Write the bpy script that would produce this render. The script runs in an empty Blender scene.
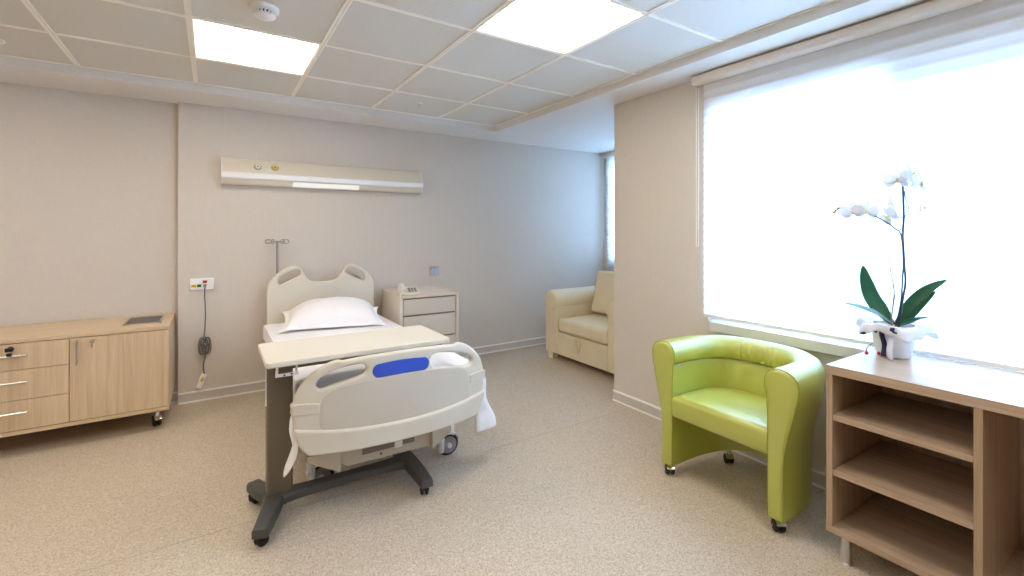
import bpy, bmesh, math, random
from mathutils import Vector, Matrix, noise
random.seed(7)
PI = math.pi
scn = bpy.context.scene
COL = scn.collection

# ------------------------------------------------------------------ materials
def srgb(r, g, b):
    f = lambda c: c / 12.92 if c <= .04045 else ((c + .055) / 1.055) ** 2.4
    return (f(r / 255), f(g / 255), f(b / 255), 1)

def new_mat(name):
    m = bpy.data.materials.new(name); m.use_nodes = True
    nt = m.node_tree; nt.nodes.clear()
    out = nt.nodes.new('ShaderNodeOutputMaterial')
    return m, nt, out

def plain(name, col, rough=.5, metal=0., vary=.04, scale=6., bump=0., bscale=200., coat=0., spec=.5, sheen=0., crough=.25):
    m, nt, out = new_mat(name)
    b = nt.nodes.new('ShaderNodeBsdfPrincipled')
    tc = nt.nodes.new('ShaderNodeTexCoord')
    n = nt.nodes.new('ShaderNodeTexNoise'); n.inputs['Scale'].default_value = scale; n.inputs['Detail'].default_value = 4
    nt.links.new(tc.outputs['Object'], n.inputs['Vector'])
    r = nt.nodes.new('ShaderNodeValToRGB')
    lo = tuple(c * (1 - vary) for c in col[:3]) + (1,); hi = tuple(min(1, c * (1 + vary)) for c in col[:3]) + (1,)
    r.color_ramp.elements[0].position = .3; r.color_ramp.elements[1].position = .7
    r.color_ramp.elements[0].color = lo; r.color_ramp.elements[1].color = hi
    nt.links.new(n.outputs['Fac'], r.inputs['Fac']); nt.links.new(r.outputs['Color'], b.inputs['Base Color'])
    b.inputs['Roughness'].default_value = rough; b.inputs['Metallic'].default_value = metal
    b.inputs['Coat Weight'].default_value = coat; b.inputs['Coat Roughness'].default_value = crough
    b.inputs['Specular IOR Level'].default_value = spec
    b.inputs['Sheen Weight'].default_value = sheen
    if bump:
        n2 = nt.nodes.new('ShaderNodeTexNoise'); n2.inputs['Scale'].default_value = bscale; n2.inputs['Detail'].default_value = 3
        nt.links.new(tc.outputs['Object'], n2.inputs['Vector'])
        bp = nt.nodes.new('ShaderNodeBump'); bp.inputs['Strength'].default_value = bump; bp.inputs['Distance'].default_value = .002
        nt.links.new(n2.outputs['Fac'], bp.inputs['Height']); nt.links.new(bp.outputs['Normal'], b.inputs['Normal'])
    nt.links.new(b.outputs[0], out.inputs[0])
    return m

def wood(name, axis, lo, hi, rough=.42):
    m, nt, out = new_mat(name)
    b = nt.nodes.new('ShaderNodeBsdfPrincipled')
    tc = nt.nodes.new('ShaderNodeTexCoord'); mp = nt.nodes.new('ShaderNodeMapping')
    s = [38., 38., 38.]; s[axis] = 1.3
    mp.inputs['Scale'].default_value = s
    nt.links.new(tc.outputs['Object'], mp.inputs['Vector'])
    n = nt.nodes.new('ShaderNodeTexNoise'); n.inputs['Scale'].default_value = 1.; n.inputs['Detail'].default_value = 5; n.inputs['Roughness'].default_value = .65
    n.inputs['Distortion'].default_value = .5
    nt.links.new(mp.outputs[0], n.inputs['Vector'])
    mp2 = nt.nodes.new('ShaderNodeMapping'); s2 = [190., 190., 190.]; s2[axis] = 5.
    mp2.inputs['Scale'].default_value = s2; nt.links.new(tc.outputs['Object'], mp2.inputs['Vector'])
    n2 = nt.nodes.new('ShaderNodeTexNoise'); n2.inputs['Scale'].default_value = 1.; n2.inputs['Detail'].default_value = 2
    nt.links.new(mp2.outputs[0], n2.inputs['Vector'])
    mx = nt.nodes.new('ShaderNodeMath'); mx.operation = 'MULTIPLY_ADD'; mx.inputs[1].default_value = .35
    nt.links.new(n2.outputs['Fac'], mx.inputs[0]); nt.links.new(n.outputs['Fac'], mx.inputs[2])
    r = nt.nodes.new('ShaderNodeValToRGB')
    r.color_ramp.elements[0].position = .45; r.color_ramp.elements[1].position = .9
    r.color_ramp.elements[0].color = lo; r.color_ramp.elements[1].color = hi
    nt.links.new(mx.outputs[0], r.inputs['Fac']); nt.links.new(r.outputs['Color'], b.inputs['Base Color'])
    b.inputs['Roughness'].default_value = rough
    if rough < .3: b.inputs['Specular IOR Level'].default_value = .65
    nt.links.new(b.outputs[0], out.inputs[0])
    return m

def floor_mat():
    m, nt, out = new_mat('speckled_vinyl')
    b = nt.nodes.new('ShaderNodeBsdfPrincipled'); tc = nt.nodes.new('ShaderNodeTexCoord')
    v = nt.nodes.new('ShaderNodeTexVoronoi'); v.inputs['Scale'].default_value = 230
    nt.links.new(tc.outputs['Object'], v.inputs['Vector'])
    sx = nt.nodes.new('ShaderNodeSeparateColor'); nt.links.new(v.outputs['Color'], sx.inputs[0])
    r = nt.nodes.new('ShaderNodeValToRGB'); r.color_ramp.interpolation = 'LINEAR'
    e = r.color_ramp.elements
    e[0].position = 0; e[0].color = srgb(170, 155, 137); e[1].position = 1; e[1].color = srgb(216, 204, 188)
    for p, c in ((.25, (188, 172, 150)), (.5, (198, 183, 162)), (.8, (206, 192, 172))):
        x = e.new(p); x.color = srgb(*c)
    nt.links.new(sx.outputs[0], r.inputs['Fac'])
    n = nt.nodes.new('ShaderNodeTexNoise'); n.inputs['Scale'].default_value = 260; n.inputs['Detail'].default_value = 2
    nt.links.new(tc.outputs['Object'], n.inputs['Vector'])
    r2 = nt.nodes.new('ShaderNodeValToRGB'); r2.color_ramp.elements[0].position = .35; r2.color_ramp.elements[1].position = .65
    r2.color_ramp.elements[0].color = (.90, .895, .89, 1); r2.color_ramp.elements[1].color = (1.05, 1.05, 1.05, 1)
    nt.links.new(n.outputs['Fac'], r2.inputs['Fac'])
    mx = nt.nodes.new('ShaderNodeMix'); mx.data_type = 'RGBA'; mx.blend_type = 'MULTIPLY'; mx.inputs[0].default_value = 1
    nt.links.new(r.outputs[0], mx.inputs[6]); nt.links.new(r2.outputs[0], mx.inputs[7])
    nt.links.new(mx.outputs[2], b.inputs['Base Color'])
    b.inputs['Roughness'].default_value = .48; b.inputs['Specular IOR Level'].default_value = .4
    nt.links.new(b.outputs[0], out.inputs[0])
    return m

def wallpaper(name, col):
    m, nt, out = new_mat(name)
    b = nt.nodes.new('ShaderNodeBsdfPrincipled'); tc = nt.nodes.new('ShaderNodeTexCoord')
    fac = []
    for sc in ((260, 260, 14), (22, 22, 320)):
        mp = nt.nodes.new('ShaderNodeMapping'); mp.inputs['Scale'].default_value = sc
        nt.links.new(tc.outputs['Object'], mp.inputs['Vector'])
        n = nt.nodes.new('ShaderNodeTexNoise'); n.inputs['Scale'].default_value = 1; n.inputs['Detail'].default_value = 2
        nt.links.new(mp.outputs[0], n.inputs['Vector']); fac.append(n)
    ad = nt.nodes.new('ShaderNodeMath'); ad.operation = 'ADD'
    nt.links.new(fac[0].outputs['Fac'], ad.inputs[0]); nt.links.new(fac[1].outputs['Fac'], ad.inputs[1])
    r = nt.nodes.new('ShaderNodeMapRange'); r.inputs['From Min'].default_value = .7; r.inputs['From Max'].default_value = 1.3
    nt.links.new(ad.outputs[0], r.inputs['Value'])
    mx = nt.nodes.new('ShaderNodeMix'); mx.data_type = 'RGBA'
    mx.inputs[6].default_value = tuple(c * .965 for c in col[:3]) + (1,); mx.inputs[7].default_value = tuple(min(1, c * 1.035) for c in col[:3]) + (1,)
    nt.links.new(r.outputs[0], mx.inputs[0]); nt.links.new(mx.outputs[2], b.inputs['Base Color'])
    b.inputs['Roughness'].default_value = .75; b.inputs['Specular IOR Level'].default_value = .3
    nt.links.new(b.outputs[0], out.inputs[0])
    return m

def emit(name, col, strength):
    m, nt, out = new_mat(name)
    e = nt.nodes.new('ShaderNodeEmission'); e.inputs['Color'].default_value = col; e.inputs['Strength'].default_value = strength
    nt.links.new(e.outputs[0], out.inputs[0]); return m

def fabric_translucent(name, col, tcol, fac):
    m, nt, out = new_mat(name)
    d = nt.nodes.new('ShaderNodeBsdfDiffuse'); d.inputs['Color'].default_value = col
    t = nt.nodes.new('ShaderNodeBsdfTranslucent'); t.inputs['Color'].default_value = tcol
    x = nt.nodes.new('ShaderNodeMixShader'); x.inputs[0].default_value = fac
    nt.links.new(d.outputs[0], x.inputs[1]); nt.links.new(t.outputs[0], x.inputs[2]); nt.links.new(x.outputs[0], out.inputs[0])
    return m

def pane_mat():
    m, nt, out = new_mat('window_glass')
    t = nt.nodes.new('ShaderNodeBsdfTransparent'); t.inputs['Color'].default_value = (.95, .97, .96, 1)
    g = nt.nodes.new('ShaderNodeBsdfGlossy'); g.inputs['Roughness'].default_value = .02
    fr = nt.nodes.new('ShaderNodeFresnel'); fr.inputs['IOR'].default_value = 1.45
    x = nt.nodes.new('ShaderNodeMixShader')
    nt.links.new(fr.outputs[0], x.inputs[0]); nt.links.new(t.outputs[0], x.inputs[1]); nt.links.new(g.outputs[0], x.inputs[2])
    nt.links.new(x.outputs[0], out.inputs[0]); return m

WARM = (1., .92, .80, 1)
M = dict(
    wall=wallpaper('linen_wallpaper', srgb(210, 200, 188)),
    soffit=plain('white_plaster', srgb(226, 222, 216), .7, vary=.01),
    tile=plain('ceiling_tile', srgb(216, 212, 203), .8, vary=.015, scale=40),
    tbar=plain('ceiling_grid_metal', srgb(246, 240, 228), .45, vary=.01),
    floor=floor_mat(),
    base=plain('grey_skirting', srgb(204, 197, 188), .38, vary=.02),
    bead=plain('white_bead', srgb(250, 248, 244), .35, vary=.01),
    seam=plain('floor_seam', srgb(176, 161, 142), .5),
    lamp=emit('lamp_diffuser', WARM, 14.), 
    readlamp=emit('reading_lamp_lens', (1, .97, .92, 1), .9),
    white=plain('white_enamel', srgb(238, 236, 231), .4, vary=.01),
    blind=fabric_translucent('blind_fabric', (.86, .86, .86, 1), (.9, .9, .9, 1), .5),
    blinddim=fabric_translucent('dimmed_blind_fabric', (.8, .8, .8, 1), (.60, .60, .60, 1), .5),  # same cloth as the other blind, passing less daylight to dim the alcove
    sill=plain('grey_white_sill', srgb(214, 213, 208), .45, vary=.01),
    slot=plain('shadow_gap', srgb(140, 130, 116), .6),
    cassette=plain('blind_cassette', srgb(222, 210, 196), .5, vary=.02),
    dark=plain('black_plastic', srgb(26, 26, 28), .45),
    rubber=plain('black_rubber', srgb(20, 20, 21), .6),
    pane=pane_mat(),
    wood_z=wood('oak_grain_upright', 2, srgb(196, 168, 134), srgb(222, 198, 166)),
    wood_x=wood('oak_grain_long', 0, srgb(196, 168, 134), srgb(220, 196, 164)),
    wood_shade_y=wood('shaded_oak_deep', 1, srgb(164, 138, 114), srgb(190, 166, 142), .26),  # the cabinet's oak again, with the desk's shade put into the colour
    wood_shade_z=wood('shaded_oak_upright', 2, srgb(160, 132, 106), srgb(190, 162, 134)),  # upright boards of the same oak, darkened for shade likewise
    chrome=plain('chrome', (.75, .75, .76, 1), .18, 1., vary=.02),
    steel=plain('brushed_steel', (.62, .62, .62, 1), .32, 1., vary=.05),
    dripsteel=plain('dull_steel', (.40, .38, .35, 1), .38, 1., vary=.05),
    grille=plain('grey_grille', srgb(120, 112, 108), .5, .2),
    bedplastic=plain('beige_bed_plastic', srgb(214, 206, 190), .38, vary=.015),
    bedpanel=plain('beige_panel', srgb(204, 196, 182), .42, vary=.015),
    bedmetal=plain('beige_painted_metal', srgb(196, 184, 164), .4, vary=.02),
    blue=plain('blue_plastic', srgb(50, 86, 196), .4, vary=.02),
    sheet=plain('white_cotton', srgb(240, 238, 240), .85, vary=.01, bump=.25, bscale=60, sheen=.2),
    mattress=plain('mattress_cover', srgb(206, 204, 204), .7),
    tabletop=plain('cream_laminate', srgb(218, 212, 197), .38, vary=.01),
    tableframe=plain('taupe_metal', srgb(112, 102, 88), .42, .25, vary=.03),
    tablebase=plain('charcoal_metal', srgb(78, 78, 76), .42, .2, vary=.04),
    greyhub=plain('grey_wheel_hub', srgb(150, 148, 146), .4),
    cream=plain('cream_cabinet', srgb(222, 211, 195), .42, vary=.01),
    creamface=plain('cream_drawer', srgb(212, 202, 188), .42, vary=.01),
    sofa=plain('cream_leather', srgb(230, 214, 180), .42, vary=.03, bump=.15, bscale=300),
    green=plain('lime_leather', srgb(178, 182, 64), .42, vary=.03, bump=.12, bscale=350, spec=1., coat=1., crough=.42),
    greenpipe=plain('lime_piping', srgb(150, 158, 44), .4),
    red=plain('red_button', srgb(190, 40, 34), .4), yellow=plain('yellow_button', srgb(226, 184, 30), .4),
    greenb=plain('green_button', srgb(40, 110, 62), .4),
    cord=plain('grey_cord', srgb(110, 110, 112), .5),
    panelbody=plain('cream_aluminium', srgb(226, 216, 196), .3, .15, vary=.01),
    panelband=plain('white_aluminium', srgb(238, 238, 238), .35, vary=.01),
    phone=plain('ivory_plastic', srgb(228, 222, 208), .4), phonekey=plain('grey_key', srgb(120, 116, 110), .5),
    pot=plain('white_ceramic', srgb(240, 240, 242), .25, vary=.01, coat=.4),
    tissue=fabric_translucent('white_tissue', (.88, .88, .9, 1), (.85, .85, .9, 1), .35),
    petal=fabric_translucent('white_petal', (.88, .88, .88, 1), (.8, .82, .85, 1), .35),
    lip=plain('yellow_lip', srgb(222, 210, 150), .6), leaf=plain('orchid_leaf', srgb(36, 92, 66), .32, vary=.15, scale=14),
    leafpale=plain('pale_leaf', srgb(120, 160, 160), .4), stem=plain('orchid_stem', srgb(52, 66, 72), .5, vary=.1),
    twig=plain('pale_twig', srgb(146, 128, 122), .7), bud=plain('green_bud', srgb(150, 160, 90), .5),
    navy=plain('navy_ribbon', srgb(20, 28, 84), .5), berry=plain('red_bead', srgb(160, 20, 44), .35),
    soil=plain('bark_mix', srgb(70, 52, 38), .9), key=plain('brass_key', (.55, .48, .36, 1), .35, 1.),
    switchface=plain('steel_switch', srgb(196, 206, 222), .3, .3),
)

# ------------------------------------------------------------------ mesh helpers
class MB:
    """collects shapes into one mesh, in room coordinates"""
    def __init__(self): self.bm = bmesh.new()
    def box(self, x0, x1, y0, y1, z0, z1, mat=None):
        vs = [self.bm.verts.new((x, y, z)) for x in (x0, x1) for y in (y0, y1) for z in (z0, z1)]
        if mat is not None:
            for v in vs: v.co = mat @ v.co
        for f in ((0, 1, 3, 2), (4, 6, 7, 5), (0, 4, 5, 1), (2, 3, 7, 6), (0, 2, 6, 4), (1, 5, 7, 3)):
            self.bm.faces.new([vs[i] for i in f])
        return self
    def rings(self, rings, cap=True, closed=False):
        R = [[self.bm.verts.new(p) for p in r] for r in rings]
        n = len(R[0]); m = len(R)
        for i in range(m if closed else m - 1):
            a, b = R[i], R[(i + 1) % m]
            for j in range(n):
                self.bm.faces.new((a[j], a[(j + 1) % n], b[(j + 1) % n], b[j]))
        if cap and not closed:
            self.bm.faces.new(R[0][::-1]); self.bm.faces.new(R[-1])
        return self
    def tube(self, pts, r, n=10, closed=False, cap=True):
        pts = [Vector(p) for p in pts]; rings = []; m = len(pts)
        up = None
        for i, p in enumerate(pts):
            if closed: d = pts[(i + 1) % m] - pts[i - 1]
            else: d = pts[min(i + 1, m - 1)] - pts[max(i - 1, 0)]
            d.normalize()
            if up is None:
                up = d.orthogonal().normalized()
            else:
                up = (up - d * up.dot(d))
                up = up.normalized() if up.length > 1e-6 else d.orthogonal().normalized()
            s = d.cross(up)
            rr = r[i] if isinstance(r, (list, tuple)) else r
            rings.append([p + (up * math.cos(2 * PI * k / n) + s * math.sin(2 * PI * k / n)) * rr for k in range(n)])
        return self.rings(rings, cap, closed)
    def lathe(self, prof, center, axis='z', n=32, cap=True):
        c = Vector(center); rings = []
        for r, h in prof:
            ring = []
            for k in range(n):
                a = 2 * PI * k / n; u, v = max(r, 1e-4) * math.cos(a), max(r, 1e-4) * math.sin(a)
                ring.append(c + Vector({'z': (u, v, h), 'y': (u, h, v), 'x': (h, u, v)}[axis]))
            rings.append(ring)
        return self.rings(rings, cap)
    def prism(self, poly, axis, a, b):
        """poly in the two remaining axes (x,y,z order), extruded along axis"""
        def put(p, h):
            return {'x': (h, p[0], p[1]), 'y': (p[0], h, p[1]), 'z': (p[0], p[1], h)}[axis]
        return self.rings([[put(p, a) for p in poly], [put(p, b) for p in poly]])
    def grid(self, fn, nu, nv):
        V = [[self.bm.verts.new(fn(i / nu, j / nv)) for j in range(nv + 1)] for i in range(nu + 1)]
        for i in range(nu):
            for j in range(nv):
                self.bm.faces.new((V[i][j], V[i + 1][j], V[i + 1][j + 1], V[i][j + 1]))
        return self
    def ball(self, c, rx, ry=None, rz=None, n=12):
        ry = ry or rx; rz = rz or rx
        bmesh.ops.create_uvsphere(self.bm, u_segments=n, v_segments=max(6, n // 2 + 2), radius=1,
                                  matrix=Matrix.Translation(c) @ Matrix.Diagonal((rx, ry, rz, 1)))
        return self

ORIGIN = {}
def link(name, mesh, mat, parent=None, origin=None, angle=35, smooth=True):
    o = bpy.data.objects.new(name, mesh); COL.objects.link(o)
    org = Vector(ORIGIN[parent.name]) if parent else Vector(origin or (0, 0, 0))
    mesh.transform(Matrix.Translation(-org))
    if parent: o.parent = parent
    else: o.location = org
    ORIGIN[o.name] = org
    if mat is not None: mesh.materials.append(mat)
    if smooth:
        for p in mesh.polygons: p.use_smooth = True
        mesh.set_sharp_from_angle(angle=math.radians(angle))
    return o

def obj(name, mb, mat, parent=None, origin=None, bevel=0., seg=2, subsurf=0, angle=35, recalc=True, solid=0.):
    bm = mb.bm
    if recalc: bmesh.ops.recalc_face_normals(bm, faces=bm.faces)
    me = bpy.data.meshes.new(name); bm.to_mesh(me); bm.free()
    o = link(name, me, mat, parent, origin, angle)
    if solid:
        s = o.modifiers.new('solid', 'SOLIDIFY'); s.thickness = solid; s.offset = 0
    if bevel:
        b = o.modifiers.new('bevel', 'BEVEL'); b.width = bevel; b.segments = seg; b.limit_method = 'ANGLE'; b.angle_limit = math.radians(40)
        b.harden_normals = False
    if subsurf:
        s = o.modifiers.new('sub', 'SUBSURF'); s.levels = subsurf; s.render_levels = subsurf
    return o

def tag(o, label, cat, group=None):
    o['label'] = label; o['category'] = cat
    if group: o['group'] = group
    return o
def thing(name, loc, label, cat, group=None):
    o = bpy.data.objects.new(name, None); COL.objects.link(o); o.location = loc; o.empty_display_size = .05
    ORIGIN[o.name] = Vector(loc)
    return tag(o, label, cat, group)
def struct(o): o['kind'] = 'structure'; return o

def smooth_loop(pts, k=5):
    n = len(pts); out = []
    for i in range(n):
        p0, p1, p2, p3 = (Vector(pts[(i + d) % n]) for d in (-1, 0, 1, 2))
        for s in range(k):
            t = s / k
            out.append(.5 * ((2 * p1) + (p2 - p0) * t + (2 * p0 - 5 * p1 + 4 * p2 - p3) * t * t + (3 * p1 - p0 - 3 * p2 + p3) * t ** 3))
    return out
def smooth_path(pts, k=6):
    P = [Vector(p) for p in pts]; n = len(P); out = []
    for i in range(n - 1):
        p0, p1, p2, p3 = P[max(i - 1, 0)], P[i], P[i + 1], P[min(i + 2, n - 1)]
        for s in range(k):
            t = s / k
            out.append(.5 * ((2 * p1) + (p2 - p0) * t + (2 * p0 - 5 * p1 + 4 * p2 - p3) * t * t + (3 * p1 - p0 - 3 * p2 + p3) * t ** 3))
    out.append(P[-1]); return out

def board(name, loops, front, depth, mat, parent, bevel=.01, bow=None, slices=0):
    """solid board from smooth outlines in (x,z) whose front face lies at y=front (plus the bow)"""
    cu = bpy.data.curves.new('tmp', 'CURVE'); cu.dimensions = '2D'; cu.fill_mode = 'BOTH'
    cu.extrude = depth / 2 - bevel; cu.bevel_depth = bevel; cu.bevel_resolution = 3; cu.offset = -bevel
    for L in loops:
        s = cu.splines.new('POLY'); s.points.add(len(L) - 1); s.use_cyclic_u = True
        for q, p in zip(s.points, L): q.co = (p[0], p[1], 0, 1)
    t = bpy.data.objects.new('tmp', cu); COL.objects.link(t)
    dg = bpy.context.evaluated_depsgraph_get(); dg.update()
    me = bpy.data.meshes.new_from_object(t.evaluated_get(dg))
    bpy.data.objects.remove(t); bpy.data.curves.remove(cu)
    bm = bmesh.new(); bm.from_mesh(me)
    bmesh.ops.remove_doubles(bm, verts=bm.verts, dist=1e-5)
    if slices:
        xs = [v.co.x for v in bm.verts]; a, b = min(xs), max(xs)
        for i in range(1, slices):
            bmesh.ops.bisect_plane(bm, geom=bm.verts[:] + bm.edges[:] + bm.faces[:], plane_co=(a + (b - a) * i / slices, 0, 0), plane_no=(1, 0, 0))
    for v in bm.verts:
        x, z, h = v.co
        v.co = (x, front + depth / 2 - h + (bow(x) if bow else 0), z)
    bmesh.ops.recalc_face_normals(bm, faces=bm.faces)
    bm.to_mesh(me); bm.free(); me.materials.clear(); me.name = name
    return link(name, me, mat, parent, angle=30)

# ------------------------------------------------------------------ camera
cam = bpy.data.cameras.new('camera'); camo = bpy.data.objects.new('camera', cam); COL.objects.link(camo)
camo.location = (0, 0, 1.29); camo.rotation_euler = (PI / 2, 0, -.5757)
cam.sensor_width = 36; cam.lens = 462 / 1024 * 36; cam.shift_y = -(288 - 230.7) / 1024; cam.clip_start = .02
scn.camera = camo

# ------------------------------------------------------------------ setting
YB, XW, SOF, TZ = 4.233, 2.572, 2.248, 2.298
XL, YF, XA = -3.0, -2.2, 4.12
struct(obj('floor', MB().box(XL - .2, XA + .2, YF - .2, 4.6, -.1, 0), M['floor']))
struct(obj('wall_back', MB().box(-.213, XA, YB, 4.6, 0, 2.5), M['wall']))
struct(obj('wall_recess', MB().box(XL - .2, -.213, 4.292, 4.6, 0, 2.5), M['wall']))
struct(obj('wall_left', MB().box(XL - .2, XL, YF - .2, 4.292, 0, 2.5), M['wall']))
struct(obj('wall_front', MB().box(XL, XA, YF - .2, YF, 0, 2.5), M['wall']))
W0, W1, WB, WT = -.95, 1.735, .735, 2.05
mb = MB()
for a in ((W1, 2.53, 0, 2.5), (YF, W0, 0, 2.5), (W0, W1, 0, WB), (W0, W1, WT, 2.5)): mb.box(XW, XW + .2, *a)
struct(obj('wall_right', mb, M['wall']))
struct(obj('wall_pier', MB().box(XW + .2, XA + .2, 2.37, 2.53, 0, 2.5), M['wall']))
A0, A1, AB, AT = 2.75, 4.13, .90, 2.19
mb = MB()
for a in ((A1, 4.6, 0, 2.5), (2.53, A0, 0, 2.5), (A0, A1, 0, AB), (A0, A1, AT, 2.5)): mb.box(XA, XA + .2, *a)
struct(obj('wall_alcove', mb, M['wall']))

# ceiling: tiled field with its grid, then the lowered border
GX = [-.691 + .598 * k for k in range(-3, 5)] + [2.30]
GX = [XL] + GX
GY = [3.838] + [3.268 - .602 * j for j in range(0, 10)] 
GY = [y for y in GY if y > YF] + [YF]
lamps = [(5, 1), (7, 3), (2, 1), (1, 4), (4, 4), (7, 6)]  # last four panels are out of view, added to brighten the room
mb = MB(); tb = MB()
for i in range(len(GX) - 1):
    for j in range(len(GY) - 1):
        if (i, j) in lamps: continue
        mb.box(GX[i] + .006, GX[i + 1] - .006, GY[j + 1] + .006, GY[j] - .006, TZ + .006, TZ + .03)
mb.box(XL - .2, 2.35, YF - .2, 3.9, TZ + .06, TZ + .2)
struct(obj('ceiling', mb, M['tile']))
for x in GX[1:-1]: tb.box(x - .013, x - .003, YF, 3.838, TZ, TZ + .02).box(x + .003, x + .013, YF, 3.838, TZ, TZ + .02).box(x - .003, x + .003, YF, 3.838, TZ + .004, TZ + .02)
for y in GY[1:-1]:
    for i in range(len(GX) - 1): tb.box(GX[i] + .013, GX[i + 1] - .013, y - .011, y + .011, TZ + .001, TZ + .02)
tb.box(XL, 2.30, 3.822, 3.838, TZ, TZ + .02); tb.box(2.284, 2.30, YF, 3.822, TZ, TZ + .02)
struct(obj('trim_1', tb, M['tbar']))
mb = MB().box(XL - .2, XA + .2, 3.838, 4.6, SOF, 2.5).box(2.30, XA + .2, YF - .2, 3.838, SOF, 2.5)
struct(obj('trim_2', mb, M['soffit']))

# skirting: grey strip with a light bead above and below
def skirting(name, x0, x1, y0, y1, nx, ny):
    mb = MB().box(x0, x1, y0, y1, 0, .072)
    o = struct(obj(name, mb, M['base']))
    b = MB()
    b.box(x0 - (.004 if nx else 0), x1, y0 - (.004 if ny else 0), y1, .070, .079).box(x0 - (.004 if nx else 0), x1, y0 - (.004 if ny else 0), y1, 0, .011)
    obj('bead', b, M['bead'], o)
skirting('baseboard_back', -.215, XA, YB - .012, YB, 0, 1)
skirting('baseboard_recess', XL, -.215, 4.28, 4.292, 0, 1)
skirting('baseboard_right', XW - .012, XW, YF, 2.532, 1, 0)
skirting('baseboard_alcove', XA - .012, XA, 2.53, YB - .012, 1, 0)
struct(obj('trim_3', MB().box(XL, 4.0, 2.3485, 2.3525, 0, .0006), M['seam']))
struct(obj('trim_4', MB().box(XL, 2.5, .4485, .4525, 0, .0006), M['seam']))

# ------------------------------------------------------------------ windows with their blinds
def window(n, x, y0, y1, z0, z1, mull, label_sill):
    w = bpy.data.objects.new('window_%d' % n, None); COL.objects.link(w); w.location = (x, (y0 + y1) / 2, z0); ORIGIN[w.name] = Vector(w.location)
    w['kind'] = 'structure'
    f = MB(); t = .05
    for a in ((y0, y1, z0, z0 + t), (y0, y1, z1 - t, z1), (y0, y0 + t, z0 + t, z1 - t), (y1 - t, y1, z0 + t, z1 - t)): f.box(x + .06, x + .12, *a)
    for m in mull: f.box(x + .06, x + .12, m - .03, m + .03, z0 + t, z1 - t)
    if n == 1: f.box(x + .06, x + .12, y0 + t, mull[0] - .03, z1 - .165, z1 - t)
    obj('window_frame', f, M['white'], w, bevel=.004)
    obj('pane', MB().box(x + .085, x + .091, y0 + t, y1 - t, z0 + t, z1 - t), M['pane'], w)
    if label_sill:
        obj('window_sill', MB().box(x - .037, x + .06, y0 - .02, y1 - .030, z0 - .052, z0 + .003), M['sill'], w, bevel=.004)
    return w
window(1, XW, W0, W1, WB, WT, [.826, -.1], True)
window(2, XA, A0, A1, AB, AT, [3.45], False)

def blind(x, y0, y1, zb, label, mat='blind', zc0=2.185):
    t = thing('roller_blind', (x, (y0 + y1) / 2, zc0), label, 'window blind', None)
    prof = []
    for k in range(20):
        a = 2 * PI * k / 20
        prof.append((x - .03 + .04 * math.copysign(abs(math.cos(a)) ** .6, math.cos(a)), 2.2145 + .0285 * math.copysign(abs(math.sin(a)) ** .6, math.sin(a))))
    c = MB(); c.rings([[(p[0], y0 - .02, p[1]) for p in prof], [(p[0], y1 + .045, p[1]) for p in prof]])
    obj('cassette', c, M['cassette'], t)
    e = MB().box(x - .06, x - .005, y1 + .045, y1 + .05, 2.19, 2.24)
    e.tube([(x - .02, y1 + .03, 2.188), (x - .02, y1 + .03, 2.178)], .008)
    obj('end_bracket', e, M['steel'], t)
    zt = 2.195; n = int(round((zt - zb) / .0505)); s = 6
    def fn(u, v):
        q = u * n; ph = q - math.floor(q)
        h = math.sin(PI * ph) ** .6 if 0 < ph < 1 else 0
        return (x - .004 - .007 * h, y0 + (y1 - y0) * v, zt + (zb - zt) * u)
    obj('fabric', MB().grid(fn, n * s, 1), M[mat], t, angle=60)
    obj('bottom_bar', MB().box(x - .012, x + .004, y0, y1, zb - .012, zb + .006), M['white'], t, bevel=.003)
    ch = MB()
    for d in (0, .016): ch.tube([(x - .03, y1 + .022 + d, 2.185), (x - .03, y1 + .022 + d, 1.2)], .0016, 6)
    ch.tube([(x - .03, y1 + .022, 1.2), (x - .03, y1 + .03, 1.19), (x - .03, y1 + .038, 1.2)], .0016, 6)
    obj('pull_chain', ch, M['white'], t)
    return t
blind(2.546, -.98, 1.742, .775, 'wide white backlit roller blind over the large window behind the desk')
blind(XA - .02, 2.66, 4.16, .78, 'narrow white blind in the alcove beyond the cream armchair', 'blinddim')

# ------------------------------------------------------------------ ceiling fixtures
where = {(5, 1): 'lit square ceiling panel beside the smoke detector', (7, 3): 'lit square ceiling panel nearest the big window, above the green chair'}
for (i, j) in lamps:
    x0, x1, y0, y1 = GX[i] + .006, GX[i + 1] - .006, GY[j + 1] + .006, GY[j] - .006
    t = thing('ceiling_light', ((x0 + x1) / 2, (y0 + y1) / 2, TZ), where.get((i, j), 'lit square ceiling panel added out of view to brighten the room'), 'ceiling light', 'square ceiling light panels')
    f = MB()
    for a in ((x0, x1, y0, y0 + .012), (x0, x1, y1 - .012, y1), (x0, x0 + .012, y0 + .012, y1 - .012), (x1 - .012, x1, y0 + .012, y1 - .012)): f.box(*a, TZ + .004, TZ + .04)
    obj('frame', f, M['tbar'], t)
    obj('diffuser', MB().box(x0 + .012, x1 - .012, y0 + .012, y1 - .012, TZ + .008, TZ + .03), M['lamp'], t)

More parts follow.
